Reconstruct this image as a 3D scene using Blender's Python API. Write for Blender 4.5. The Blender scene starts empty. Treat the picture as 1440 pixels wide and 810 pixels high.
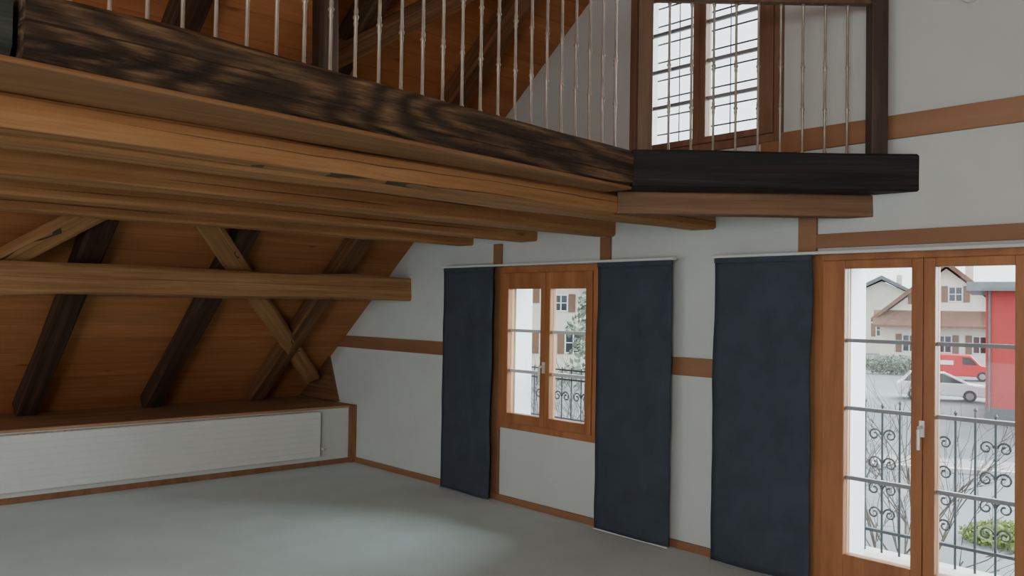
import bpy, bmesh, math, random
from mathutils import Vector, Matrix, noise
from mathutils.geometry import tessellate_polygon
random.seed(7)
S = bpy.context.scene; C = S.collection
PI = math.pi
# ------------------------------------------------------------------ helpers
def wloc(o):
    v = Vector((0,0,0))
    while o is not None:
        v += o.location; o = o.parent
    return v
def obj(name, bm, mat, parent=None, smooth=False, bevel=0.0, local=False):
    if parent is not None and not local:
        bmesh.ops.translate(bm, verts=bm.verts, vec=-wloc(parent))
    bmesh.ops.recalc_face_normals(bm, faces=bm.faces)
    me = bpy.data.meshes.new(name); bm.to_mesh(me); bm.free()
    if smooth:
        for p in me.polygons: p.use_smooth = True
    me.materials.append(mat)
    o = bpy.data.objects.new(name, me); C.objects.link(o)
    if parent is not None: o.parent = parent
    if bevel:
        b = o.modifiers.new('bevel', 'BEVEL'); b.width = bevel; b.segments = 2; b.limit_method = 'ANGLE'
    return o
def tag(o, label=None, cat=None, group=None, kind=None):
    if label: o['label'] = label
    if cat: o['category'] = cat
    if group: o['group'] = group
    if kind: o['kind'] = kind
    return o
def empty(name, loc, rz=0.0):
    o = bpy.data.objects.new(name, None); C.objects.link(o)
    o.location = loc; o.rotation_euler = (0,0,rz); o.empty_display_size = .1
    return o
def bx(bm, x0,x1,y0,y1,z0,z1):
    v = [bm.verts.new(p) for p in ((x0,y0,z0),(x1,y0,z0),(x1,y1,z0),(x0,y1,z0),(x0,y0,z1),(x1,y0,z1),(x1,y1,z1),(x0,y1,z1))]
    for f in ((0,1,2,3),(4,5,6,7),(0,1,5,4),(1,2,6,5),(2,3,7,6),(3,0,4,7)): bm.faces.new([v[i] for i in f])
def prism(bm, pts, axis, a, b):
    """pts 2-D outline; axis 'z': (x,y), axis 'y': (x,z)"""
    def P(p, h): return (p[0],p[1],h) if axis == 'z' else (p[0],h,p[1])
    A = [bm.verts.new(P(p,a)) for p in pts]; B = [bm.verts.new(P(p,b)) for p in pts]
    bm.faces.new(A); bm.faces.new(B)
    n = len(pts)
    for i in range(n): bm.faces.new((A[i],A[(i+1)%n],B[(i+1)%n],B[i]))
def tube(bm, pts, r, n=6):
    pts = [Vector(p) for p in pts]; rings = []
    for i,p in enumerate(pts):
        d = (pts[min(i+1,len(pts)-1)] - pts[max(i-1,0)]).normalized()
        a = d.cross(Vector((0,0,1)) if abs(d.z) < .9 else Vector((1,0,0))).normalized(); b = d.cross(a)
        rr = r[i] if isinstance(r,(list,tuple)) else r
        rings.append([bm.verts.new(p + a*rr*math.cos(2*PI*k/n) + b*rr*math.sin(2*PI*k/n)) for k in range(n)])
    for i in range(len(rings)-1):
        for k in range(n): bm.faces.new((rings[i][k],rings[i][(k+1)%n],rings[i+1][(k+1)%n],rings[i+1][k]))
    bm.faces.new(rings[0]); bm.faces.new(rings[-1])
def lathe(bm, prof, c, n=8):
    tube(bm, [(c[0],c[1],c[2]+z) for r,z in prof], [r for r,z in prof], n)
def disc_y(bm, c, r, y0, y1, n=16):
    prism(bm, [(c[0]+r*math.cos(2*PI*k/n), c[1]+r*math.sin(2*PI*k/n)) for k in range(n)], 'y', y0, y1)
def timber(name, p0, p1, w, h, mat, up=(0,0,1), jit=.006, cham=.018, seed=0):
    p0 = Vector(p0); p1 = Vector(p1); d = p1-p0; L = d.length; ax = d.normalized()
    z = Vector(up); z = (z - ax*z.dot(ax)).normalized(); y = z.cross(ax)
    M = Matrix((ax,y,z)).transposed().to_4x4(); M.translation = (p0+p1)/2
    bm = bmesh.new(); n = max(2, int(L/.22)); c = cham; a = w/2; b = h/2
    sec = [(-a+c,-b),(a-c,-b),(a,-b+c),(a,b-c),(a-c,b),(-a+c,b),(-a,b-c),(-a,-b+c)]
    rings = []
    for i in range(n+1):
        x = -L/2 + L*i/n; ring = []
        for k,(yy,zz) in enumerate(sec):
            q = Vector((x*1.3+seed*7.1, k*.9, seed*3.3))
            ring.append(bm.verts.new((x, yy + jit*2*noise.noise(q), zz + jit*2*noise.noise(q+Vector((9,4,2))))))
        rings.append(ring)
    for i in range(len(rings)-1):
        for k in range(8): bm.faces.new((rings[i][k],rings[i][(k+1)%8],rings[i+1][(k+1)%8],rings[i+1][k]))
    bm.faces.new(rings[0]); bm.faces.new(rings[-1])
    o = obj(name, bm, mat)
    o.matrix_world = M
    return o
# ------------------------------------------------------------------ materials
def mk(name):
    m = bpy.data.materials.new(name); m.use_nodes = True
    nt = m.node_tree; return m, nt, nt.nodes['Principled BSDF']
def nd(nt, t, **kw):
    n = nt.nodes.new(t)
    for k,v in kw.items(): setattr(n,k,v)
    return n
def sc(c): # srgb 0-255 -> linear
    return tuple(((v/255)/12.92 if v/255 <= .04045 else ((v/255+.055)/1.055)**2.4) for v in c)+(1,)
def wd(c, s=.90, k=1.0):
    l = .3*c[0]+.59*c[1]+.11*c[2]
    return sc(tuple(max(0,(l+(v-l)*s)*k) for v in c))
def ramp(nt, stops):
    r = nd(nt,'ShaderNodeValToRGB'); e = r.color_ramp.elements
    e[0].position, e[0].color = stops[0]; e[1].position, e[1].color = stops[-1]
    for p,c in stops[1:-1]:
        k = e.new(p); k.color = c
    return r
def mathn(nt, op, a=None, b=None):
    n = nd(nt,'ShaderNodeMath',operation=op)
    for i,x in enumerate((a,b)):
        if x is None: continue
        if isinstance(x,(int,float)): n.inputs[i].default_value = x
        else: nt.links.new(x, n.inputs[i])
    return n.outputs[0]
def mixc(nt, fac, a, b, mode='MIX'):
    n = nd(nt,'ShaderNodeMix',data_type='RGBA',blend_type=mode)
    for i,x in ((0,fac),(6,a),(7,b)):
        if isinstance(x,(int,float,tuple)): n.inputs[i].default_value = x
        else: nt.links.new(x, n.inputs[i])
    return n.outputs[2]
def snoise(nt, vec, scale, detail=2, rough=.5, dist=0.0):
    mp = nd(nt,'ShaderNodeMapping'); mp.inputs['Scale'].default_value = scale; nt.links.new(vec, mp.inputs[0])
    n = nd(nt,'ShaderNodeTexNoise'); n.inputs['Scale'].default_value = 1; n.inputs['Detail'].default_value = detail
    n.inputs['Roughness'].default_value = rough; n.inputs['Distortion'].default_value = dist
    nt.links.new(mp.outputs[0], n.inputs['Vector']); return n.outputs[0]
def wood_cols(nt, vec, c0,c1,c2, g, crack, stretch=(0.9,1,1), patch=None, knots=False, raw=None):
    L = nt.links
    n1 = snoise(nt, vec, (stretch[0], stretch[1]*g, stretch[2]*g), 8, .68, .25)
    r = ramp(nt, [(.3,wd(c0)),(.5,wd(c1)),(.7,wd(c2))]); L.new(n1, r.inputs[0])
    n2 = snoise(nt, vec, (stretch[0]*.55, stretch[1]*3, stretch[2]*3), 3)
    r2 = ramp(nt, [(.3,(.84,.82,.80,1)),(.7,(1.06,1.06,1.06,1))]); L.new(n2, r2.inputs[0])
    col = mixc(nt, .8, r.outputs[0], r2.outputs[0], 'MULTIPLY')
    if patch:   # worn lighter patches with flame-like growth rings
        nf = snoise(nt, vec, (.45,2.4,2.8), 1.0, .4, .2)
        rings = mathn(nt,'ADD', mathn(nt,'MULTIPLY', mathn(nt,'SINE', mathn(nt,'MULTIPLY', nf, 150.0)), .5), .5)
        n4 = snoise(nt, vec, (.8,6,6), 9, .72)
        r4 = ramp(nt,[(.42,(0,0,0,1)),(.58,(1,1,1,1))]); L.new(n4, r4.inputs[0])
        fine = snoise(nt, vec, (2.5,60,60), 5, .7)
        rf = ramp(nt,[(.38,(0,0,0,1)),(.62,(1,1,1,1))]); L.new(fine, rf.inputs[0])
        f = mathn(nt,'MULTIPLY', mathn(nt,'MULTIPLY', r4.outputs[0], mathn(nt,'ADD', mathn(nt,'MULTIPLY', rings, .6), .12)), mathn(nt,'ADD', mathn(nt,'MULTIPLY', rf.outputs[0], .7), .3))
        col = mixc(nt, f, col, sc(patch))
    if knots:
        mpk = nd(nt,'ShaderNodeMapping'); mpk.inputs['Scale'].default_value = (1.1,3.2,3.2); L.new(vec, mpk.inputs[0])
        v = nd(nt,'ShaderNodeTexVoronoi'); v.inputs['Scale'].default_value = 1.0; L.new(mpk.outputs[0], v.inputs['Vector'])
        rk = ramp(nt,[(.04,(.7,.7,.7,1)),(.085,(0,0,0,1))]); L.new(v.outputs['Distance'], rk.inputs[0])
        col = mixc(nt, rk.outputs[0], col, wd((92,54,30)))
    if crack and raw is not None:   # long drying cracks running with the grain
        sp = nd(nt,'ShaderNodeSeparateXYZ'); L.new(raw, sp.inputs[0])
        wob = mathn(nt,'MULTIPLY', mathn(nt,'SUBTRACT', snoise(nt, vec, (.35,.0,.0), 4, .6), .5), .08)
        tot = None
        for k,(ch,off) in enumerate(((2,.012),(2,-.05),(1,.02),(1,-.05))):
            o_ = mathn(nt,'MULTIPLY', mathn(nt,'MAXIMUM', mathn(nt,'SUBTRACT', snoise(nt, vec, (.4+.13*k,.1,.1), 3, .6), .46), 0.0), crack*5)
            d = mathn(nt,'ABSOLUTE', mathn(nt,'ADD', mathn(nt,'SUBTRACT', sp.outputs[ch], off), wob))
            f = mathn(nt,'LESS_THAN', d, o_)
            tot = f if tot is None else mathn(nt,'MAXIMUM', tot, f)
        col = mixc(nt, mathn(nt,'MULTIPLY', tot, .8), col, sc((40,25,16)))
    return col, n1
def wood(name, c0,c1,c2, rough=.7, g=26, crack=.003, bump=.2, stretch=(.9,1,1), patch=None, knots=False):
    m,nt,b = mk(name); L = nt.links
    tc = nd(nt,'ShaderNodeTexCoord'); oi = nd(nt,'ShaderNodeObjectInfo')
    off = mathn(nt,'MULTIPLY', oi.outputs['Random'], 53.0)
    cb = nd(nt,'ShaderNodeCombineXYZ')
    for i in range(3): L.new(off, cb.inputs[i])
    ad = nd(nt,'ShaderNodeVectorMath',operation='ADD'); L.new(tc.outputs['Object'], ad.inputs[0]); L.new(cb.outputs[0], ad.inputs[1])
    col, h = wood_cols(nt, ad.outputs[0], c0,c1,c2, g, crack, stretch, patch, knots, tc.outputs['Object'])
    L.new(col, b.inputs['Base Color']); b.inputs['Roughness'].default_value = rough
    b.inputs['Specular IOR Level'].default_value = .3
    bp = nd(nt,'ShaderNodeBump'); bp.inputs['Strength'].default_value = bump; bp.inputs['Distance'].default_value = .01
    L.new(h, bp.inputs['Height']); L.new(bp.outputs[0], b.inputs['Normal'])
    return m
def plank(name, c0,c1,c2, width=.15, axis=1, rough=.7, g=18):
    m,nt,b = mk(name); L = nt.links
    tc = nd(nt,'ShaderNodeTexCoord'); sp = nd(nt,'ShaderNodeSeparateXYZ'); L.new(tc.outputs['Object'], sp.inputs[0])
    q = mathn(nt,'DIVIDE', sp.outputs[axis], width)
    fl = mathn(nt,'FLOOR', q); fr = mathn(nt,'SUBTRACT', q, fl)
    wn = nd(nt,'ShaderNodeTexWhiteNoise',noise_dimensions='1D'); L.new(fl, wn.inputs['W'])
    cb = nd(nt,'ShaderNodeCombineXYZ')
    long_ = sp.outputs[1-axis]
    L.new(mathn(nt,'ADD', long_, mathn(nt,'MULTIPLY', wn.outputs[0], 40.0)), cb.inputs[0]); L.new(sp.outputs[axis], cb.inputs[1]); L.new(mathn(nt,'MULTIPLY', wn.outputs[0], 9.0), cb.inputs[2])
    col, h = wood_cols(nt, cb.outputs[0], c0,c1,c2, g, 0, knots=True)
    r = ramp(nt,[(0,(.91,.91,.91,1)),(1,(1.05,1.05,1.04,1))]); L.new(wn.outputs[0], r.inputs[0])
    col = mixc(nt, 1.0, col, r.outputs[0], 'MULTIPLY')
    gap = mathn(nt,'LESS_THAN', fr, .022)
    col = mixc(nt, mathn(nt,'MULTIPLY',gap,.4), col, sc((70,42,26)))
    L.new(col, b.inputs['Base Color']); b.inputs['Roughness'].default_value = rough
    b.inputs['Specular IOR Level'].default_value = .3
    bp = nd(nt,'ShaderNodeBump'); bp.inputs['Strength'].default_value = .2; bp.inputs['Distance'].default_value = .006
    L.new(mathn(nt,'SUBTRACT', mathn(nt,'MULTIPLY',h,.2), gap), bp.inputs['Height']); L.new(bp.outputs[0], b.inputs['Normal'])
    return m
def plain(name, c, rough=.6, metal=0.0, var=.12, scale=3.0, bump=0.0, bscale=80.0, spec=.5, sheen=0.0):
    m,nt,b = mk(name); L = nt.links
    tc = nd(nt,'ShaderNodeTexCoord')
    n1 = nd(nt,'ShaderNodeTexNoise'); n1.inputs['Scale'].default_value = scale; n1.inputs['Detail'].default_value = 5
    L.new(tc.outputs['Object'], n1.inputs['Vector'])
    l = sc(c); lo = tuple(v*(1-var) for v in l[:3])+(1,); hi = tuple(min(1,v*(1+var)) for v in l[:3])+(1,)
    r = ramp(nt,[(.3,lo),(.7,hi)]); L.new(n1.outputs[0], r.inputs[0]); L.new(r.outputs[0], b.inputs['Base Color'])
    b.inputs['Roughness'].default_value = rough; b.inputs['Metallic'].default_value = metal
    b.inputs['Specular IOR Level'].default_value = spec
    b.inputs['Sheen Weight'].default_value = sheen
    if bump:
        n2 = nd(nt,'ShaderNodeTexNoise'); n2.inputs['Scale'].default_value = bscale; n2.inputs['Detail'].default_value = 4
        L.new(tc.outputs['Object'], n2.inputs['Vector'])
        bp = nd(nt,'ShaderNodeBump'); bp.inputs['Strength'].default_value = bump; bp.inputs['Distance'].default_value = .004
        L.new(n2.outputs[0], bp.inputs['Height']); L.new(bp.outputs[0], b.inputs['Normal'])
    return m
def glass_mat():
    m,nt,b = mk('window_glass'); L = nt.links
    nt.nodes.remove(b); out = nt.nodes['Material Output']
    t = nd(nt,'ShaderNodeBsdfTransparent'); t.inputs[0].default_value = (.95,.97,.96,1)
    g = nd(nt,'ShaderNodeBsdfGlossy'); g.inputs['Roughness'].default_value = .03
    fr = nd(nt,'ShaderNodeFresnel'); fr.inputs[0].default_value = 1.3
    mx = nd(nt,'ShaderNodeMixShader'); L.new(fr.outputs[0], mx.inputs[0]); L.new(t.outputs[0], mx.inputs[1]); L.new(g.outputs[0], mx.inputs[2]); L.new(mx.outputs[0], out.inputs[0])
    return m
JC = ((148,97,56),(172,119,72),(190,140,92))
M = dict(
    joist = wood('joist_wood', *JC, crack=.0042, knots=True),
    joisty = wood('soffit_wood', (126,84,52),(150,106,68),(166,122,82), stretch=(12,.035,1), crack=0),
    beam = wood('charred_beam', (22,17,13),(42,32,24),(78,59,43), rough=.75, g=24, bump=.8, patch=(166,130,94), crack=.007),
    diag = wood('dark_stained_beam', (22,22,24),(35,34,36),(54,51,52), rough=.65, g=24, bump=.4, crack=.004),
    trimmer = wood('trimmer_wood', (110,78,56),(134,98,72),(150,114,86), crack=0),
    grey = wood('grey_old_timber', (44,50,48),(64,70,66),(88,92,86)),
    rafter = wood('old_rafter_wood', (40,28,20),(66,46,32),(94,68,48)),
    rafter2 = wood('brown_rafter_wood', (84,54,33),(114,77,48),(136,96,64)),
    purlin = wood('purlin_wood', (138,96,58),(164,118,74),(184,142,96), crack=.002, knots=True),
    roof = plank('roof_boards', (168,104,60),(182,118,70),(194,132,82), .20, g=12),
    deck = plank('gallery_boards', (150,98,52),(174,120,68),(190,138,84), .15, axis=1),
    frame = wood('window_frame_wood', (148,90,52),(168,107,64),(182,121,76), rough=.42, g=16, crack=0, bump=.1, stretch=(9,1,.06)),
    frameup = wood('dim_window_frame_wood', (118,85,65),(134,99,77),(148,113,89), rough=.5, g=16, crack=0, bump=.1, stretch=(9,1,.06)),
    trim = wood('trim_wood', (130,88,60),(149,105,74),(162,119,88), rough=.5, g=10, crack=0, bump=.1, stretch=(.2,1,.2)),
    ledge = wood('dull_ledge_wood', (158,118,86),(178,138,102),(192,152,116), rough=.7, g=10, crack=0, bump=.1, stretch=(12,.05,1)),
    post = wood('railing_post_wood', (92,68,55),(114,86,69),(128,100,81), rough=.5, g=14, crack=0, bump=.1, stretch=(9,1,.06)),
    postd = wood('dark_post_wood', (60,48,43),(80,66,58),(96,81,71), rough=.5, g=14, crack=0, bump=.1, stretch=(9,1,.06)),
    wall = plain('white_plaster', (194,199,196), .9, var=.03, bump=.15, bscale=60),
    knee = plain('white_painted_knee_wall', (208,212,208), .8, var=.03),
    carpet = plain('grey_carpet', (182,201,199), 1.0, var=.08, scale=2.0, bump=.6, bscale=220, spec=.2, sheen=.4),
    curtain = plain('slate_curtain_cloth', (66,73,82), .95, var=.13, scale=5, bump=.8, bscale=200, spec=.15),
    white = plain('white_enamel', (222,225,222), .4, var=.02),
    rail = plain('white_aluminium_rail', (200,202,200), .4, var=.02),
    hem = plain('grey_hem_bar', (120,124,128), .5, var=.02),
    steel = plain('brushed_steel', (226,224,218), .35, metal=.3, var=.05),
    baluster = plain('turned_metal_rod', (164,156,144), .4, metal=.45, var=.2, scale=14),
    iron = plain('black_wrought_iron', (36,39,44), .55, metal=.2),
    bar = plain('grey_glazing_bar', (140,144,148), .5),
    pvc = plain('white_outer_frame', (206,211,213), .5, var=.02),
    concrete = plain('pale_balcony_stone', (186,184,178), .85, var=.06),
    asphalt = plain('wet_asphalt', (90,93,96), .6, var=.35, scale=.18),
    pave = plain('pale_paving', (134,132,128), .85, var=.08),
    hwall = plain('cream_render', (222,214,198), .9, var=.03),
    bwall = plain('beige_render', (204,198,184), .9, var=.05),
    rwall = plain('red_render', (172,62,60), .85, var=.05, scale=.8),
    tiles = plain('red_brown_roof_tiles', (112,78,60), .8, var=.25, scale=4),
    gtiles = plain('grey_roof_tiles', (104,106,110), .8, var=.15, scale=3),
    shut = plain('brown_shutters', (112,84,66), .8),
    roofslab = plain('grey_flat_roof', (106,110,112), .7),
    carred = plain('red_car_paint', (188,20,30), .25, var=.03),
    carwhite = plain('white_car_paint', (224,226,228), .25, var=.02),
    carglass = plain('dark_car_glass', (36,42,48), .1),
    rubber = plain('tyre_rubber', (28,28,30), .8),
    hub = plain('grey_wheel_hub', (160,162,166), .3, metal=.8),
    leaf = plain('green_leaves', (104,120,52), .7, var=.35, scale=6),
    conif = plain('grey_green_needles', (112,124,108), .8, var=.3, scale=3),
    bark = plain('grey_brown_bark', (80,72,64), .9, var=.2),
)
M['glass'] = glass_mat()
# ------------------------------------------------------------------ room shell
YW = 4.94; TH = .30
XR0, ZR0, SL = -6.9, 2.26, .78          # roof underside passes here, slope
RIDGE = -1.2
def roofz(x): return ZR0 + (x-XR0)*SL if x <= RIDGE else ZR0 + (2*RIDGE-x-XR0)*SL
XE = XR0 - (ZR0-.60)/SL                 # eave line at the ledge height
XEr = 2*RIDGE - XE
bm = bmesh.new(); bx(bm, XE-.2, XEr+.2, -5.2, YW+.02, -.12, 0)
tag(obj('floor', bm, M['carpet']), 'grey carpet floor of the attic room', 'floor', kind='structure')
WIN = (-5.57,-4.43,.63,2.0); UP = (-4.15,-2.9,2.74,4.22); DOOR = (-2.66,-1.38,.0,2.02)
def wall_with_holes(name, outline, holes, y0, y1, mat, label):
    bm = bmesh.new(); loops = [outline]+holes
    flat = [p for l in loops for p in l]
    tris = tessellate_polygon([[Vector((p[0],p[1],0)) for p in l] for l in loops])
    for y in (y0,y1):
        vs = [bm.verts.new((p[0],y,p[1])) for p in flat]
        for t in tris: bm.faces.new([vs[i] for i in t])
        if y == y0: va = vs
        else: vb = vs
    k = 0
    for l in loops:
        n = len(l)
        for i in range(n):
            a,b = k+i, k+(i+1)%n
            bm.faces.new((va[a],va[b],vb[b],vb[a]))
        k += n
    return tag(obj(name, bm, mat), label, 'wall', kind='structure')
def rect(a,b,c,d): return [(a,c),(b,c),(b,d),(a,d)]
gable = [(XE-.2,-.1),(XEr+.2,-.1),(XEr+.2,.5),(RIDGE,roofz(RIDGE)+.05),(XE-.2,.5)]
wall_with_holes('wall_gable', gable, [rect(*WIN),rect(*UP),rect(DOOR[0],DOOR[1],.005,DOOR[3])], YW, YW+TH, M['wall'], 'white plastered gable wall with window and balcony door')
BW = [(-5.2,-2.6,.9,2.1),(-1.6,1.2,.7,2.3),(2.0,4.2,.7,2.2),(-2.0,1.6,3.0,4.6)]
wall_with_holes('wall_back', gable, [rect(*r) for r in BW], -5.3, -5.0, M['wall'], 'white back wall behind the viewer with window openings')
# left knee wall + ledge
XK = -7.9
bm = bmesh.new(); bx(bm, XK-.06, XK, -5, YW, 0, .575)
tag(obj('wall_left', bm, M['knee']), 'low white knee wall under the sloping roof', 'wall', kind='structure')
bm = bmesh.new(); bx(bm, 2*RIDGE-XK, 2*RIDGE-XK+.06, -5, YW, 0, roofz(2*RIDGE-XK))
tag(obj('wall_right', bm, M['wall']), 'low white knee wall on the unseen right side', 'wall', kind='structure')
bm = bmesh.new(); bx(bm, XE-.1, XK+.02, -5, YW, .575, .60)
tag(obj('trim_1', bm, M['ledge'], bevel=.004), 'wooden ledge board on top of the low knee wall', 'ledge', kind='structure')
# sloping ceilings
nrm = math.hypot(1,SL)
def slope(name, sgn, label):
    L = (RIDGE-XE+.3)*nrm; bm = bmesh.new(); bx(bm, -5.2,5.2, -L/2, L/2, 0, .06)
    o = obj(name, bm, M['roof'])
    xm = (XE-.3+RIDGE)/2; zm = roofz(xm)
    X = Vector((0,1,0)); Y = Vector((1,0,SL)).normalized(); 
    if sgn > 0: xm = 2*RIDGE-xm; Y = Vector((-1,0,SL)).normalized(); X = Vector((0,-1,0))
    Z = X.cross(Y)
    if Z.z < 0: X = -X; Z = X.cross(Y)
    m = Matrix((X,Y,Z)).transposed().to_4x4(); m.translation = (xm, .0, zm); o.matrix_world = m
    tag(o, label, 'ceiling', kind='structure')
slope('ceiling', -1, 'sloping boarded roof above the knee wall and gallery')
slope('ceiling', 1, 'opposite boarded roof slope on the right side')
# baseboards, rails, studs
def trim(i, x0,x1,y0,y1,z0,z1, label, m='trim'):
    bm = bmesh.new(); bx(bm, x0,x1,y0,y1,z0,z1)
    tag(obj('trim_%d'%i, bm, M[m], bevel=.003), label, 'trim', kind='structure')
bm = bmesh.new(); bx(bm, XK, XK+.02, -5, YW-.03, 0, .05)
tag(obj('baseboard_left', bm, M['trim'], bevel=.003), 'thin wooden baseboard under the radiator', 'baseboard', kind='structure')
bm = bmesh.new(); bx(bm, XK+.02, DOOR[0]-.12, YW-.02, YW, 0, .055)
tag(obj('baseboard_gable', bm, M['trim'], bevel=.003), 'thin wooden baseboard along the gable wall', 'baseboard', kind='structure')
trim(2, XK-.02, XK+.05, YW-.07, YW, 0, .60, 'short wooden corner post beside the radiator')
trim(3, -8.46, -5.67, YW-.02, YW, 1.20, 1.325, 'wooden rail in the wall left of the window')
trim(4, -4.36, -2.78, YW-.02, YW, 1.20, 1.325, 'wooden rail in the wall between window and door')
trim(5, -5.67,-5.57, YW-.025, YW, .055, 2.2, 'wooden stud at the left side of the small window')
trim(6, -4.43,-4.33, YW-.025, YW, .055, 2.2, 'wooden stud at the right side of the small window')
trim(7, -2.78,-2.66, YW-.025, YW, 0, 2.3, 'wooden stud at the left side of the balcony door')
trim(8, -2.66, 5.2, YW-.025, YW, 2.045, 2.13, 'wooden rail above the balcony door')
trim(9, -3.05, 5.2, YW-.025, YW, 2.655, 2.79, 'wooden rail across the wall at gallery height')
bm = bmesh.new(); prism(bm, [(XE-.05,.605),(-8.2,.605),(-8.42,1.10)], 'y', YW-.03, YW)
tag(obj('trim_10', bm, M['rafter2']), 'wooden board filling the corner at the roof foot', 'trim', kind='structure')
# ------------------------------------------------------------------ windows and door
def ring(bm, x0,x1,z0,z1,w, y0,y1, wb=None):
    wb = wb or w
    bx(bm,x0,x0+w,y0,y1,z0,z1); bx(bm,x1-w,x1,y0,y1,z0,z1)
    bx(bm,x0+w,x1-w,y0,y1,z0,z0+wb); bx(bm,x0+w,x1-w,y0,y1,z1-wb,z1)
def glazed(name, box, panes, gz, bars, label, cat, handle=None, barm='bar', fw=.055, bt=.011, deep=True, fm='frame'):
    x0,x1,z0,z1 = box; root = empty(name, ((x0+x1)/2, YW, z0)); tag(root, label, cat, kind='structure')
    bm = bmesh.new(); ring(bm, x0,x1,z0,z1, fw, YW-.03, YW+.06); obj('frame', bm, M[fm], root, bevel=.004)
    bm = bmesh.new(); ring(bm, x0+.002,x1-.002,z0+.006,z1-.002, panes[0][0]-x0-.012 if deep else .02, YW+.06, YW+(TH-.05 if deep else .1), .06 if deep else .02); obj('outer_frame', bm, M['pvc'], root)
    xm = (panes[0][1]+panes[1][0])/2
    lim = ((x0+fw, xm-.002),(xm+.002, x1-fw))
    for i,(g0,g1) in enumerate(panes):
        a,b = lim[i]; bm = bmesh.new(); y0,y1 = YW-.045, YW+.03
        bx(bm,a,g0,y0,y1,z0+fw,z1-fw); bx(bm,g1,b,y0,y1,z0+fw,z1-fw); bx(bm,g0,g1,y0,y1,z0+fw,gz[0]); bx(bm,g0,g1,y0,y1,gz[1],z1-fw)
        lf = obj('leaf', bm, M[fm], root, bevel=.005)
        bm = bmesh.new(); bx(bm,g0,g1,YW-.003,YW+.003,gz[0],gz[1]); obj('pane', bm, M['glass'], lf)
        for zb in bars:
            bm = bmesh.new(); bx(bm,g0,g1,YW-.014,YW+.014,zb-bt,zb+bt); obj('glazing_bar', bm, M[barm], lf)
        if handle and i == handle[0]:
            hx, hz = handle[1], handle[2]
            bm = bmesh.new(); bx(bm,hx-.014,hx+.014,YW-.055,YW-.045,hz-.045,hz+.045)
            tube(bm, [(hx,YW-.05,hz+.01),(hx,YW-.095,hz+.01),(hx,YW-.1,hz),(hx,YW-.1,hz-.11)], .010, 8)
            tag(obj('handle', bm, M['steel'], lf), 'pale lever handle')
    return root
glazed('window_1', WIN, ((-5.445,-5.05),(-4.94,-4.55)), (.765,1.81), (1.12,1.46), 'small brown framed casement window between two dark curtain panels', 'window', (0,-5.0,1.17), barm='pvc', bt=.013)
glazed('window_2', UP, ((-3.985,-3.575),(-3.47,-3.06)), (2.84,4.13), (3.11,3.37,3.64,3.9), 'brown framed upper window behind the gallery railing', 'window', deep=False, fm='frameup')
glazed('door_1', DOOR, ((-2.465,-2.075),(-1.945,-1.55)), (.235,1.915), (.68,1.09,1.49), 'brown framed glazed double balcony door at the right', 'door', (0,-2.01,1.02))
# ------------------------------------------------------------------ roof timbers
s = Vector((1,0,SL)).normalized(); nin = Vector((SL,0,-1)).normalized()
def on_roof(x, y, off): return Vector((x, y, roofz(x))) + nin*off
RL = [('dark leaning rafter nearest the viewer, leftmost of those over the radiator','rafter'),('dark leaning rafter in the middle over the radiator','rafter'),('brown leaning rafter nearest the white gable wall','rafter2')]
for i,y in enumerate((2.03,3.15,4.25)):
    o = timber('rafter', on_roof(XE+.16,y,.085), on_roof(RIDGE-.1,y,.085), .19, .15, M[RL[i][1]], up=-nin, seed=i+1)
    tag(o, RL[i][0], 'rafter', 'rafters under the roof boards')
tag(timber('purlin', (-7.03,-1.5,1.81), (-7.03,YW-.0,1.815), .24,.23, M['purlin'], seed=5, jit=.01), 'long light horizontal purlin beam over the knee wall', 'beam')
o = timber('brace', (-6.52,2.66,2.36), (-8.56,4.80,.85), .17,.10, M['purlin'], up=-nin, seed=8)
tag(o, 'light diagonal brace crossing the purlin down to the gable wall corner', 'brace', 'diagonal braces')
o = timber('brace', (-6.42,2.14,2.44), (-7.9,.55,1.27), .17,.10, M['purlin'], up=-nin, seed=9)
tag(o, 'light diagonal brace at the left edge above the purlin', 'brace', 'diagonal braces')
o = timber('brace', (-5.75,2.50,2.96), (-3.9,4.49,4.40), .17,.10, M['rafter2'], up=-nin, seed=17)
tag(o, 'brown diagonal brace under the roof behind the gallery balusters', 'brace', 'diagonal braces')
tag(timber('gallery_post', (-4.78,2.72,2.5), (-4.78,2.72,3.84), .13,.13, M['rafter'], up=(0,1,0), seed=16), 'dark upright post on the gallery floor behind the balusters', 'post')
# gallery
Fv = Vector((-.741,.672,0)); Rv = Vector((.672,.741,0))
A = Vector((-3.139,3.746,0)); B = Vector((-2.78,.61,0)); dm = (B-A).normalized(); inn = Vector((dm.y,-dm.x,0))
if inn.x > 0: inn = -inn
E = B + dm*3.2
z0b, z1b = 2.345, 2.556
zc = (z0b+z1b)/2
def lift(v,z): return Vector((v.x,v.y,z))
tag(timber('edge_beam', lift(A+inn*.13,zc), lift(B+inn*.13,zc), .26, z1b-z0b, M['beam'], seed=21, jit=.010, cham=.02), 'long dark weathered beam along the gallery edge', 'beam')
tag(timber('edge_beam', lift(B+inn*.15+dm*.02,zc), lift(E+inn*.15,zc), .24, .17, M['grey'], seed=22), 'grey weathered beam end at the top left corner', 'beam')
Wd = A + Rv*((YW-A.y)/Rv.y+.06)
tag(timber('corner_beam', lift(A+Fv*.10,zc-.002), lift(Wd+Fv*.10,zc-.002), .20, z1b-z0b, M['diag'], seed=23, jit=.004, cham=.008), 'short black beam crossing the gallery corner to the wall', 'beam')
L0 = Vector((-3.317,3.83,0)); L1 = Vector((-2.316,4.94,0))
zl = (2.215+2.343)/2; hl = .128
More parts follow.
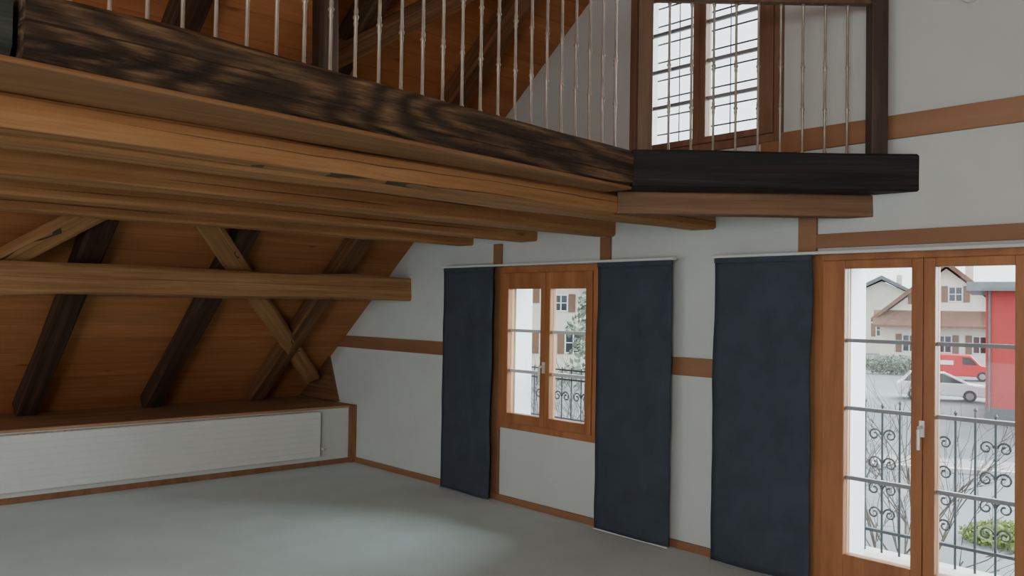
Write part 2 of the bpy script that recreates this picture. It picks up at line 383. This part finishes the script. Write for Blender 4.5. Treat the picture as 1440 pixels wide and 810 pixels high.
tag(timber('corner_trimmer', lift(L0+Fv*.06,zl), lift(L1+Fv*.06,zl), .12, hl, M['trimmer'], seed=24, jit=.002, cham=.006), 'brown beam under the short black corner beam', 'beam')
LB = Vector((-3.17,.6,0)); dl = (LB-L0).normalized(); il = Vector((dl.y,-dl.x,0)); il = il if il.x < 0 else -il
tag(timber('edge_trimmer', lift(L0+il*.07,zl-.012), lift(L0+dl*6+il*.07,zl-.012), .14, hl-.02, M['joist'], seed=25, jit=.003, cham=.012), 'long light beam running under the dark gallery edge beam', 'beam')
bm = bmesh.new(); q = [A+Fv*.0, E, E+inn*.5, A+inn*.3]
prism(bm, [(p.x,p.y) for p in q], 'z', 2.325, 2.345)
tag(obj('soffit_board', bm, M['joisty'], bevel=.008), 'light board under the dark gallery edge beam', 'board')
JL = ['light gallery joist ending behind the brown corner beam','light gallery joist, second from the gallery edge','light gallery joist, third from the gallery edge','light gallery joist nearest the sloping roof']
for i,x in enumerate((-3.51,-4.40,-5.25,-6.08)):
    tag(timber('joist', (x,-4,2.305), (x,YW+.0,2.305), .21,.20, M['joist'], seed=30+i, jit=.004, cham=.014), JL[i], 'joist', 'gallery floor joists')
bm = bmesh.new()
prism(bm, [(-6.74,YW),(-6.74,-4.9),((E+inn*.12).x,-4.9),((E+inn*.12).x,E.y),((A+inn*.14).x,A.y),((A+Fv*.12).x,(A+Fv*.12).y),((Wd+Fv*.12).x-.05,YW)], 'z', 2.40, 2.50)
tag(obj('gallery_floor', bm, M['deck']), 'boarded gallery floor resting on the light joists', 'gallery floor')
# railing
rail_root = empty('gallery_railing', lift(A+inn*.08,z1b)); tag(rail_root, 'gallery railing of thin turned metal rods with wooden posts', 'railing')
ZT = 3.425
def baluster(p, zt):
    h = zt - z1b; bm = bmesh.new(); r = .0074
    prof = [(r,-.01),(r*1.5,.0),(r*1.5,.015),(r,.025)]
    for c in (.30,.58):
        prof += [(r,h*c-.04),(r*1.35,h*c-.025),(r*1.1,h*c-.012),(r*1.9,h*c),(r*1.1,h*c+.012),(r*1.35,h*c+.025),(r,h*c+.04)]
    prof += [(r,h-.03),(r*1.5,h-.015),(r*1.5,h)]
    lathe(bm, prof, (p.x,p.y,z1b), 8)
    obj('baluster', bm, M['baluster'], rail_root, smooth=True)
n = 27
for i in range(n):
    baluster(A + inn*.09 + dm*(.05+.123*i), ZT)
P1 = A + Fv*.09 + Rv*.075; P2 = A + Fv*.09 + Rv*1.41
for i in range(9): baluster(P1 + Rv*(.045+.128*(i+.75)), ZT)
for p,w,pm in ((P1,.085,'post'),(P2,.094,'postd')):
    bm = bmesh.new(); bx(bm,-w/2,w/2,-w/2,w/2,0,3.50-z1b)
    bmesh.ops.rotate(bm, verts=bm.verts, cent=(0,0,0), matrix=Matrix.Rotation(math.radians(47.8),3,'Z'))
    bmesh.ops.translate(bm, verts=bm.verts, vec=(p.x,p.y,z1b)); obj('post', bm, M[pm], rail_root, bevel=.006)
def hrail(p,q):
    d = (q-p).normalized(); nn = Vector((-d.y,d.x,0)); bm = bmesh.new()
    prism(bm, [((v).x,(v).y) for v in (p+nn*.03,q+nn*.03,q-nn*.03,p-nn*.03)], 'z', ZT, ZT+.06)
    obj('handrail', bm, M['post'], rail_root, bevel=.01)
hrail(A+inn*.09, A+inn*.09+dm*3.6); hrail(P1, P1+Rv*1.36)
# ------------------------------------------------------------------ curtains
YC = YW-.11
def curtain(x0,x1,zt,zb,label,seed):
    root = empty('panel_curtain', ((x0+x1)/2,YC,zb)); tag(root,label,'curtain','dark panel curtains')
    bm = bmesh.new(); nx,nz = 14,40; g = []
    for j in range(nz+1):
        v = j/nz; row = []
        for i in range(nx+1):
            u = i/nx; k = 1-v
            x = x0+(x1-x0)*u + (.012*noise.noise(Vector((seed*5,v*4,0)))+ -.012*k) + (.006*noise.noise(Vector((u*2,v*8,seed))))
            y = YC + .012*math.sin(u*5+seed+v*1.5)*k + .008*noise.noise(Vector((u*3,v*4,seed*2)))
            row.append(bm.verts.new((x,y,zb+(zt-zb)*v)))
        g.append(row)
    for j in range(nz):
        for i in range(nx): bm.faces.new((g[j][i],g[j][i+1],g[j+1][i+1],g[j+1][i]))
    c = obj('fabric', bm, M['curtain'], root, smooth=True); sm = c.modifiers.new('t','SOLIDIFY'); sm.thickness = .004
    bm = bmesh.new(); bx(bm,x0,x1,YC-.008,YC+.008,zt-.02,zt+.012); obj('top_batten', bm, M['curtain'], root)
    bm = bmesh.new(); bx(bm,x0-.012,x1-.012,YC-.006,YC+.006,zb-.008,zb+.001); obj('bottom_bar', bm, M['hem' if seed != 2 else 'rail'], root)
curtain(-6.25,-5.57,1.988,.02,'dark slate panel curtain left of the small window',1)
curtain(-4.37,-3.68,1.988,.02,'dark slate panel curtain right of the small window',2)
curtain(-3.33,-2.64,1.988,.02,'dark slate panel curtain beside the balcony door',3)
def crail(x0,x1,label):
    root = empty('curtain_rail', ((x0+x1)/2,YC,2.0)); tag(root,label,'curtain rail','curtain rails')
    bm = bmesh.new(); bx(bm,x0,x1,YC-.022,YC+.022,2.0,2.018); obj('track', bm, M['rail'], root, bevel=.003)
    for x in (x0+.15,(x0+x1)/2,x1-.15):
        bm = bmesh.new(); bx(bm,x-.012,x+.012,YC+.022,YW-.0,2.003,2.015); obj('bracket', bm, M['rail'], root)
crail(-6.27,-3.66,'thin white curtain rail over the small window')
crail(-3.34,-.7,'thin white curtain rail over the balcony door')
# ------------------------------------------------------------------ radiator
rad = empty('radiator', (XK+.05,2.5,0)); tag(rad,'long low white convector radiator along the knee wall','radiator')
bm = bmesh.new(); bx(bm, XK+.001, XK+.075, -2, 4.50, .10, .560); obj('casing', bm, M['white'], rad, bevel=.006)
bm = bmesh.new()
for k in range(8): bx(bm, XK+.075, XK+.079, -2+.005, 4.495, .108+.056*k, .108+.056*k+.052)
obj('front_fin', bm, M['white'], rad, bevel=.0015)
bm = bmesh.new()
for k in range(130): bx(bm, XK+.02, XK+.065, -1.95+.0495*k, -1.95+.0495*k+.035, .560,.564)
obj('top_grille', bm, M['rail'], rad)
bm = bmesh.new(); tube(bm,[(XK+.04,4.50,.18),(XK+.04,4.57,.18),(XK+.015,4.59,.18),(XK+.001,4.59,.18)],.008,8); obj('pipe', bm, M['white'], rad, smooth=True)
bm = bmesh.new(); tube(bm,[(XK+.04,4.53,.18),(XK+.08,4.53,.18)],[.014,.016],10); obj('valve', bm, M['white'], rad, smooth=True)
for y in (-1.5,1.0):
    bm = bmesh.new(); bx(bm, XK+.025, XK+.05, y-.015,y+.015, 0,.10); obj('foot', bm, M['white'], rad)
# small white fixture high on the wall
bm = bmesh.new(); tube(bm,[(-1.78,YW,3.39),(-1.78,YW-.03,3.39),(-1.78,YW-.05,3.39)],[.05,.05,.035],16)
tag(obj('wall_fixture', bm, M['white'], smooth=False),'small round white fixture high on the wall at top right','fitting')
# ------------------------------------------------------------------ outside: balcony
G = -2.95
bm = bmesh.new(); bx(bm,-3.7,-.6,YW+TH,6.12,-.16,-.02)
tag(obj('balcony_slab', bm, M['concrete'], bevel=.01),'pale stone balcony floor outside the glazed door','balcony')
YB = 6.02; br = empty('balcony_railing',(-2.1,YB,-.02)); tag(br,'black wrought iron balcony railing with scrolls outside the door','railing')
def scroll(bm, cx, y, cz, r, sgn, n=22, th=.007):
    pts = []
    for k in range(n+1):
        a = k/n*2.6*PI; rr = r*(1-.75*k/n)
        pts.append((cx+sgn*(r - rr*math.cos(a))-sgn*r, y, cz+rr*math.sin(a)))
    tube(bm, pts, th, 5)
for z in (.975,.13):
    bm = bmesh.new(); bx(bm,-3.65,-.65,YB-.018,YB+.018,z-.010,z+.010); bx(bm,-3.66,-3.63,YW+TH,YB+.018,z-.01,z+.01); bx(bm,-.67,-.64,YW+TH,YB+.018,z-.01,z+.01); obj('rail', bm, M['iron'], br)
k = 0; x = -3.6
while x < -.66:
    bm = bmesh.new(); top = 1.02 if k%2 else 1.05
    tube(bm,[(x,YB,-.02),(x,YB,.96),(x,YB,top-.03),(x,YB,top-.015),(x,YB,top)],[.008,.008,.006,.013,.003],6)
    obj('baluster', bm, M['iron'], br)
    if k%3 == 1:
        for cz,r in ((.80,.045),(.60,.05),(.42,.05),(.25,.045)):
            bm = bmesh.new(); scroll(bm,x+.055,YB,cz,r,1); scroll(bm,x-.055,YB,cz,r,-1); obj('scroll', bm, M['iron'], br)
    x += .122; k += 1
def guard(name, x0,x1,z0,z1,dx,hz,label,scr=False,th=.007):
    r = empty(name,((x0+x1)/2,YW+TH+.04,z0)); tag(r,label,'window grille','wrought iron window grilles'); y = YW+TH+.04
    for z in hz:
        bm = bmesh.new(); bx(bm,x0,x1,y-th,y+th,z-th,z+th); obj('rail', bm, M['iron'], r)
    nn = int(round((x1-x0)/dx))
    for i in range(1,nn):
        x = x0+(x1-x0)*i/nn; bm = bmesh.new(); tube(bm,[(x,y,z0),(x,y,z1)],th*.9,6); obj('bar', bm, M['iron'], r)
        if scr and i%2 == 0:
            bm = bmesh.new(); scroll(bm,x+.05,y,(z0+z1)/2,.045,1); scroll(bm,x-.05,y,(z0+z1)/2,.045,-1); obj('scroll', bm, M['iron'], r)
    for x in (x0+.03,x1-.03):
        for z in (hz[0],hz[-1]):
            bm = bmesh.new(); bx(bm,x-.008,x+.008,YW+TH,y,z-.008,z+.008); obj('anchor', bm, M['iron'], r)
guard('window_grille',WIN[0]-.05,WIN[1]+.05,.66,1.15,.11,(.72,1.05,1.13),'low black wrought iron grille outside the small window',True)
guard('window_grille',UP[0]-.05,UP[1]+.05,2.76,4.2,.22,[2.86+.14*i for i in range(10)],'tall black lattice grille outside the upper window',th=.005)
# foliage helpers
def leaves(bm, c, rad, n, size):
    for i in range(n):
        while True:
            v = Vector((random.uniform(-1,1),random.uniform(-1,1),random.uniform(-1,1)))
            if .25 < v.length < 1: break
        p = Vector((c[0]+v.x*rad[0], c[1]+v.y*rad[1], c[2]+v.z*rad[2]))
        a = Vector((random.gauss(0,1),random.gauss(0,1),random.gauss(0,1))).normalized(); b = a.orthogonal().normalized()
        sz = size*random.uniform(.6,1.3)
        q = [bm.verts.new(p+a*sz),bm.verts.new(p+b*sz*.5),bm.verts.new(p-a*sz),bm.verts.new(p-b*sz*.5)]
        bm.faces.new(q)
def branches(bm, p, d, L, r, lev):
    q = p + d*L; mid = p+d*L*.5+Vector((random.gauss(0,.04)*L,random.gauss(0,.04)*L,0)); tube(bm,[p,mid,q],[r,r*.85,r*.65],5)
    if lev == 0: return
    for i in range(3):
        nd_ = (d + Vector((random.gauss(0,.45),random.gauss(0,.45),random.gauss(.1,.25)))).normalized()
        branches(bm, p + d*L*random.uniform(.55,1), nd_, L*random.uniform(.55,.8), r*.6, lev-1)
def bare(x,y,n,L,label):
    r = empty('bare_shrub',(x,y,G)); tag(r,label,'shrub')
    bm = bmesh.new()
    for i in range(n): branches(bm, Vector((x+.12*i,y,G)), Vector((random.gauss(0,.10),random.gauss(0,.06),1)).normalized(), L, .022, 4)
    obj('twigs', bm, M['bark'], r)
bare(-4.2,9.6,4,1.7,'leafless twiggy shrub rising outside behind the balcony railing')
bare(-10.6,10.9,4,1.75,'leafless twiggy shrub outside behind the low grille of the small window')
# ------------------------------------------------------------------ outside: street
bm = bmesh.new(); bx(bm,-140,60,5.4,190,G-.2,G)
tag(obj('ground', bm, M['asphalt']),'grey wet asphalt street and car park below','ground',kind='structure')
def ext(name,x,y,label,cat,group=None,rz=22):
    o = empty(name,(x,y,G),math.radians(rz)); return tag(o,label,cat,group)
pv = ext('pavement',-11.5,27,'pale paved strip along the street','pavement',rz=30)
bm = bmesh.new(); bx(bm,-14,10,-.9,.9,0,.12); obj('slabs', bm, M['pave'], pv, local=True)
bm = bmesh.new(); bx(bm,-14,10,-1.1,-.9,0,.13); obj('kerb', bm, M['concrete'], pv, local=True)
gp = ext('ground_cover',-6.6,19.2,'low patch of green planting below beyond the balcony railing','plants')
bm = bmesh.new(); leaves(bm,(.5,0,.12),(1.0,.8,.28),2200,.07); obj('foliage', bm, M['leaf'], gp, local=True)
def hwin(bmf,bmg,x,y,z,w,h):
    ring(bmf,x-w/2,x+w/2,z,z+h,.09,y-.06,y+.02); bx(bmf,x-.04,x+.04,y-.05,y+.02,z,z+h); bx(bmf,x-w/2,x+w/2,y-.05,y+.02,z+h*.5-.03,z+h*.5+.03); bx(bmg,x-w/2,x+w/2,y-.02,y+.015,z,z+h)
def house(x,y,label,w0,w1,ze,xa,za,depth,wallm,tilem,wins,pent=None,rz=22):
    h = ext('house',x,y,label,'house','houses across the street',rz)
    bm = bmesh.new(); prism(bm,[(w0+.7,0),(w1-.7,0),(w1-.7,ze+.45),(xa,za-.2),(w0+.7,ze+.45)],'y',0,depth); obj('wall', bm, M[wallm], h, local=True)
    bm = bmesh.new(); prism(bm,[(w0,ze),(xa,za),(w1,ze),(w1,ze+.34),(xa,za+.45),(w0,ze+.34)],'y',-.8,depth+.5); obj('roof', bm, M[tilem], h, local=True)
    for (wx,wz,ww,wh) in wins:
        bf,bg = bmesh.new(),bmesh.new(); hwin(bf,bg,wx,0,wz,ww,wh)
        f = obj('window', bf, M['pvc'], h, local=True); obj('pane', bg, M['carglass'], f, local=True)
        for sx in (-1,1):
            bm = bmesh.new(); xs = wx+sx*(ww/2+.27); bx(bm,xs-.24,xs+.24,-.07,-.01,wz-.03,wz+wh+.03); obj('shutter', bm, M['shut'], f, local=True)
    if pent:
        bm = bmesh.new(); z = pent; v = [(w0+.2,-1.5,z),(w1-.2,-1.5,z),(w1-.2,0,z+1.25),(w0+.2,0,z+1.25)]
        vs = [bm.verts.new(p) for p in v]+[bm.verts.new((p[0],p[1],p[2]+.2)) for p in v]
        for f in ((0,1,2,3),(4,5,6,7),(0,1,5,4),(1,2,6,5),(2,3,7,6),(3,0,4,7)): bm.faces.new([vs[i] for i in f])
        obj('canopy_roof', bm, M[tilem], h, local=True)
    bm = bmesh.new(); bx(bm,xa+1.5,xa+2.1,2,2.6,za-1.2,za+.6); obj('chimney', bm, M[wallm], h, local=True)
    return h
house(-30.4,75.2,'white house with red brown tiled roofs behind the parked vehicles',-4.5,7.0,3.9,1.3,8.7,9,'hwall','tiles',[(2.0,5.7,1.1,1.3),(-.6,5.5,1.0,1.2),(3.8,1.4,1.1,1.5),(-1.5,1.4,1.1,1.5),(1.2,1.4,1.1,1.5)],pent=3.5)
house(-45.3,98.9,'grey roofed house far behind the white house',-7,7,5,0,8.6,9,'bwall','gtiles',[(-3,2,1.2,1.5),(0,2,1.2,1.5),(3,2,1.2,1.5)])
house(-44,41,'pale house seen through the small window',-7,7,4.5,0,8.8,9,'bwall','gtiles',[(-3.5,1.5,1.2,1.5),(0,1.5,1.2,1.5),(3.5,1.5,1.2,1.5),(0,5,1.2,1.3),(-2.6,4.4,1.0,1.2),(2.6,4.4,1.0,1.2)],rz=46)
rb = ext('red_building',-14.35,41.6,'red rendered building with a grey flat roof beside the door edge','building',rz=18.5)
bm = bmesh.new(); bx(bm,0,9,0,9,0,5.7); obj('wall', bm, M['rwall'], rb, local=True)
bm = bmesh.new(); bx(bm,-.75,9.5,-.6,9.5,5.7,6.1); obj('roof_slab', bm, M['roofslab'], rb, local=True)
bm = bmesh.new(); bx(bm,-.02,9,-.04,.0,0,.5); obj('plinth', bm, M['asphalt'], rb, local=True)
bm = bmesh.new(); tube(bm,[(.15,-.06,.3),(.15,-.06,5.7)],.05,8); obj('downpipe', bm, M['roofslab'], rb, local=True)
def wheels(root, xs, W, r):
    for x in xs:
        for sy in (-1,1):
            bm = bmesh.new(); y = sy*(W/2-.1); disc_y(bm,(x,r),r,y-.11,y+.11,20); w = obj('wheel', bm, M['rubber'], root, local=True, bevel=.02)
            bm = bmesh.new(); disc_y(bm,(x,r),r*.6,y+sy*.10,y+sy*.125,12); obj('hub', bm, M['hub'], w, local=True)
def body(bm, prof, W, inset=.0):
    prism(bm, prof, 'y', -W/2, W/2)
car = ext('car',-19.1,48.9,'white car parked in front of the red van','car','parked vehicles',rz=24)
bm = bmesh.new(); body(bm,[(-2.15,.3),(2.1,.28),(2.2,.6),(2.05,.82),(1.1,.97),(-1.95,1.0),(-2.2,.85)],1.78); obj('body', bm, M['carwhite'], car, local=True, bevel=.06)
bm = bmesh.new()
lo = [(-1.95,-.84,.97),(1.2,-.84,.95),(1.2,.84,.95),(-1.95,.84,.97)]; hi = [(-1.5,-.62,1.45),(.15,-.62,1.47),(.15,.62,1.47),(-1.5,.62,1.45)]
def frust(bm, lo, hi):
    v = [bm.verts.new(p) for p in lo+hi]
    for f in ((0,1,2,3),(4,5,6,7),(0,1,5,4),(1,2,6,5),(2,3,7,6),(3,0,4,7)): bm.faces.new([v[i] for i in f])
frust(bm,lo,hi); obj('windows', bm, M['carglass'], car, local=True)
bm = bmesh.new(); bx(bm,-1.52,.17,-.63,.63,1.44,1.49)
for x0_,x1_ in ((-1.95,-1.5),(1.2,.15)):
    for sy in (-1,1): tube(bm,[(x0_,sy*.845,.96),(x1_,sy*.63,1.46)],.045,6)
for sy in (-1,1): tube(bm,[(-.5,sy*.85,.96),(-.55,sy*.635,1.46)],.04,6)
obj('roof', bm, M['carwhite'], car, local=True); wheels(car,(-1.35,1.32),1.8,.32)
bm = bmesh.new(); bx(bm,2.08,2.2,-.8,-.45,.6,.75); bx(bm,2.08,2.2,.45,.8,.6,.75); obj('headlight', bm, M['hub'], car, local=True)
van = ext('van',-24.2,65.0,'red delivery van parked in front of the white house','van','parked vehicles',rz=22)
bm = bmesh.new(); body(bm,[(-2.3,.32),(2.2,.3),(2.3,.8),(2.0,1.02),(1.35,1.1),(.75,1.78),(-2.2,1.85),(-2.35,1.0)],1.8); obj('body', bm, M['carred'], van, local=True, bevel=.06)
bm = bmesh.new()
for sy in (-1,1):
    prism(bm,[(.2,1.12),(1.15,1.12),(.72,1.62),(.2,1.66)],'y',sy*.89,sy*.915)
bx(bm,-2.33,-2.3,-.7,.7,1.15,1.65)
obj('windows', bm, M['carglass'], van, local=True); wheels(van,(-1.5,1.45),1.82,.34)
bm = bmesh.new(); bx(bm,-1.2,-.35,-.915,-.9,1.1,1.4); tag(obj('side_mark', bm, M['carwhite'], van, local=True),'small pale mark on the van side')
hd = ext('hedge',-29.3,66,'low dark hedge in front of the white house','hedge')
bm = bmesh.new(); leaves(bm,(0,0,.75),(2.6,.6,.75),1500,.14); obj('foliage', bm, M['conif'], hd, local=True)
bm = bmesh.new(); tube(bm,[(-1.5,0,0),(-1.5,0,.8)],.05,6); tube(bm,[(1.5,0,0),(1.5,0,.8)],.05,6); obj('stem', bm, M['bark'], hd, local=True)
def tree(x,y,h,w,label,n=1600):
    t = ext('tree',x,y,label,'tree','trees beyond the windows')
    bm = bmesh.new(); tube(bm,[(0,0,0),(.05,0,h*.5),(0,.05,h*.95)],[w*.07,w*.05,.02],8); obj('trunk', bm, M['bark'], t, local=True)
    bm = bmesh.new()
    for i in range(7):
        f = i/6; leaves(bm,(random.uniform(-.15,.15)*w,random.uniform(-.15,.15)*w,h*(.25+.65*f)),(w*.5*(1.05-.8*f),w*.5*(1.05-.8*f),h*.12),n//7,.16)
    obj('foliage', bm, M['conif'], t, local=True)
tree(-27.7,30,5.4,2.6,'grey green conifer behind the right pane of the small window',600)
tree(-24.5,20.5,3.6,3.0,'low grey green tree behind the left pane of the small window',500)
tree(-43.5,85.0,8.0,3.6,'tall tree left of the white house')
# ------------------------------------------------------------------ light
w = bpy.data.worlds.new('sky'); S.world = w; w.use_nodes = True
bg = w.node_tree.nodes['Background']; wt = w.node_tree
tcw = nd(wt,'ShaderNodeTexCoord'); spw = nd(wt,'ShaderNodeSeparateXYZ'); wt.links.new(tcw.outputs['Generated'], spw.inputs[0])
rw = ramp(wt,[(0,(.78,.80,.80,1)),(.5,(.93,.97,1,1)),(1,(.82,.9,1,1))]); wt.links.new(mathn(wt,'ADD',mathn(wt,'MULTIPLY',spw.outputs[2],.5),.5), rw.inputs[0])
wt.links.new(rw.outputs[0], bg.inputs[0]); bg.inputs[1].default_value = 2.5
def portal(x0,x1,z0,z1,y,sgn):
    l = bpy.data.lights.new('portal','AREA'); l.shape = 'RECTANGLE'; l.size = x1-x0; l.size_y = z1-z0
    o = bpy.data.objects.new('portal', l); C.objects.link(o); o.location = ((x0+x1)/2,y,(z0+z1)/2); o.rotation_euler = (-sgn*PI/2,0,0)
    try: l.cycles.is_portal = True
    except Exception as e: print('portal', e); bpy.data.objects.remove(o)
for r_ in (WIN,UP,DOOR): portal(*r_, YW+TH+.03, 1)
for r_ in BW: portal(*r_, -5.31, -1)
def fill_light(name, loc, tgt, size, e, col):
    l = bpy.data.lights.new(name,'AREA'); l.shape = 'DISK'; l.size = size; l.energy = e; l.color = col
    o = bpy.data.objects.new(name, l); C.objects.link(o); o.location = loc
    o.rotation_euler = (Vector(tgt)-Vector(loc)).to_track_quat('-Z','Y').to_euler()
fill_light('room_fill',(1.4,-3.4,2.2),(-8.0,1.6,1.7),2.0,125,(1,.96,.90))  # added soft fill from behind the camera, not a fixture of the room
fill_light('gallery_fill',(1.5,-2.2,4.4),(-6.5,2.2,3.2),1.5,20,(1,.96,.90))  # added fill to brighten the gallery roof, no real fixture hangs there
l = bpy.data.lights.new('hazy_sun','SUN'); l.energy = 17.0; l.angle = math.radians(80); l.color = (.88,.97,1)
o = bpy.data.objects.new('hazy_sun', l); C.objects.link(o); o.location = (0,20,20)
o.rotation_euler = Vector((-.42,-.80,-.43)).to_track_quat('-Z','Y').to_euler()
# ------------------------------------------------------------------ camera
cd = bpy.data.cameras.new('camera'); cam = bpy.data.objects.new('camera', cd); C.objects.link(cam); S.camera = cam
cd.sensor_width = 36; cd.lens = 36*1214/1440; cd.clip_end = 500
psi = math.radians(47.8); th = math.radians(1.32); ro = math.radians(.94)
F0 = Vector((-math.sin(psi),math.cos(psi),0)); R0 = Vector((math.cos(psi),math.sin(psi),0)); Z0 = Vector((0,0,1))
fw = F0*math.cos(th)+Z0*math.sin(th); up = -F0*math.sin(th)+Z0*math.cos(th)
rc = R0*math.cos(ro)+up*math.sin(ro); uc = -R0*math.sin(ro)+up*math.cos(ro)
m = Matrix((rc,uc,-fw)).transposed().to_4x4(); m.translation = (0,0,1.65); cam.matrix_world = m
S.view_settings.view_transform = 'AgX'
S.view_settings.exposure = .42
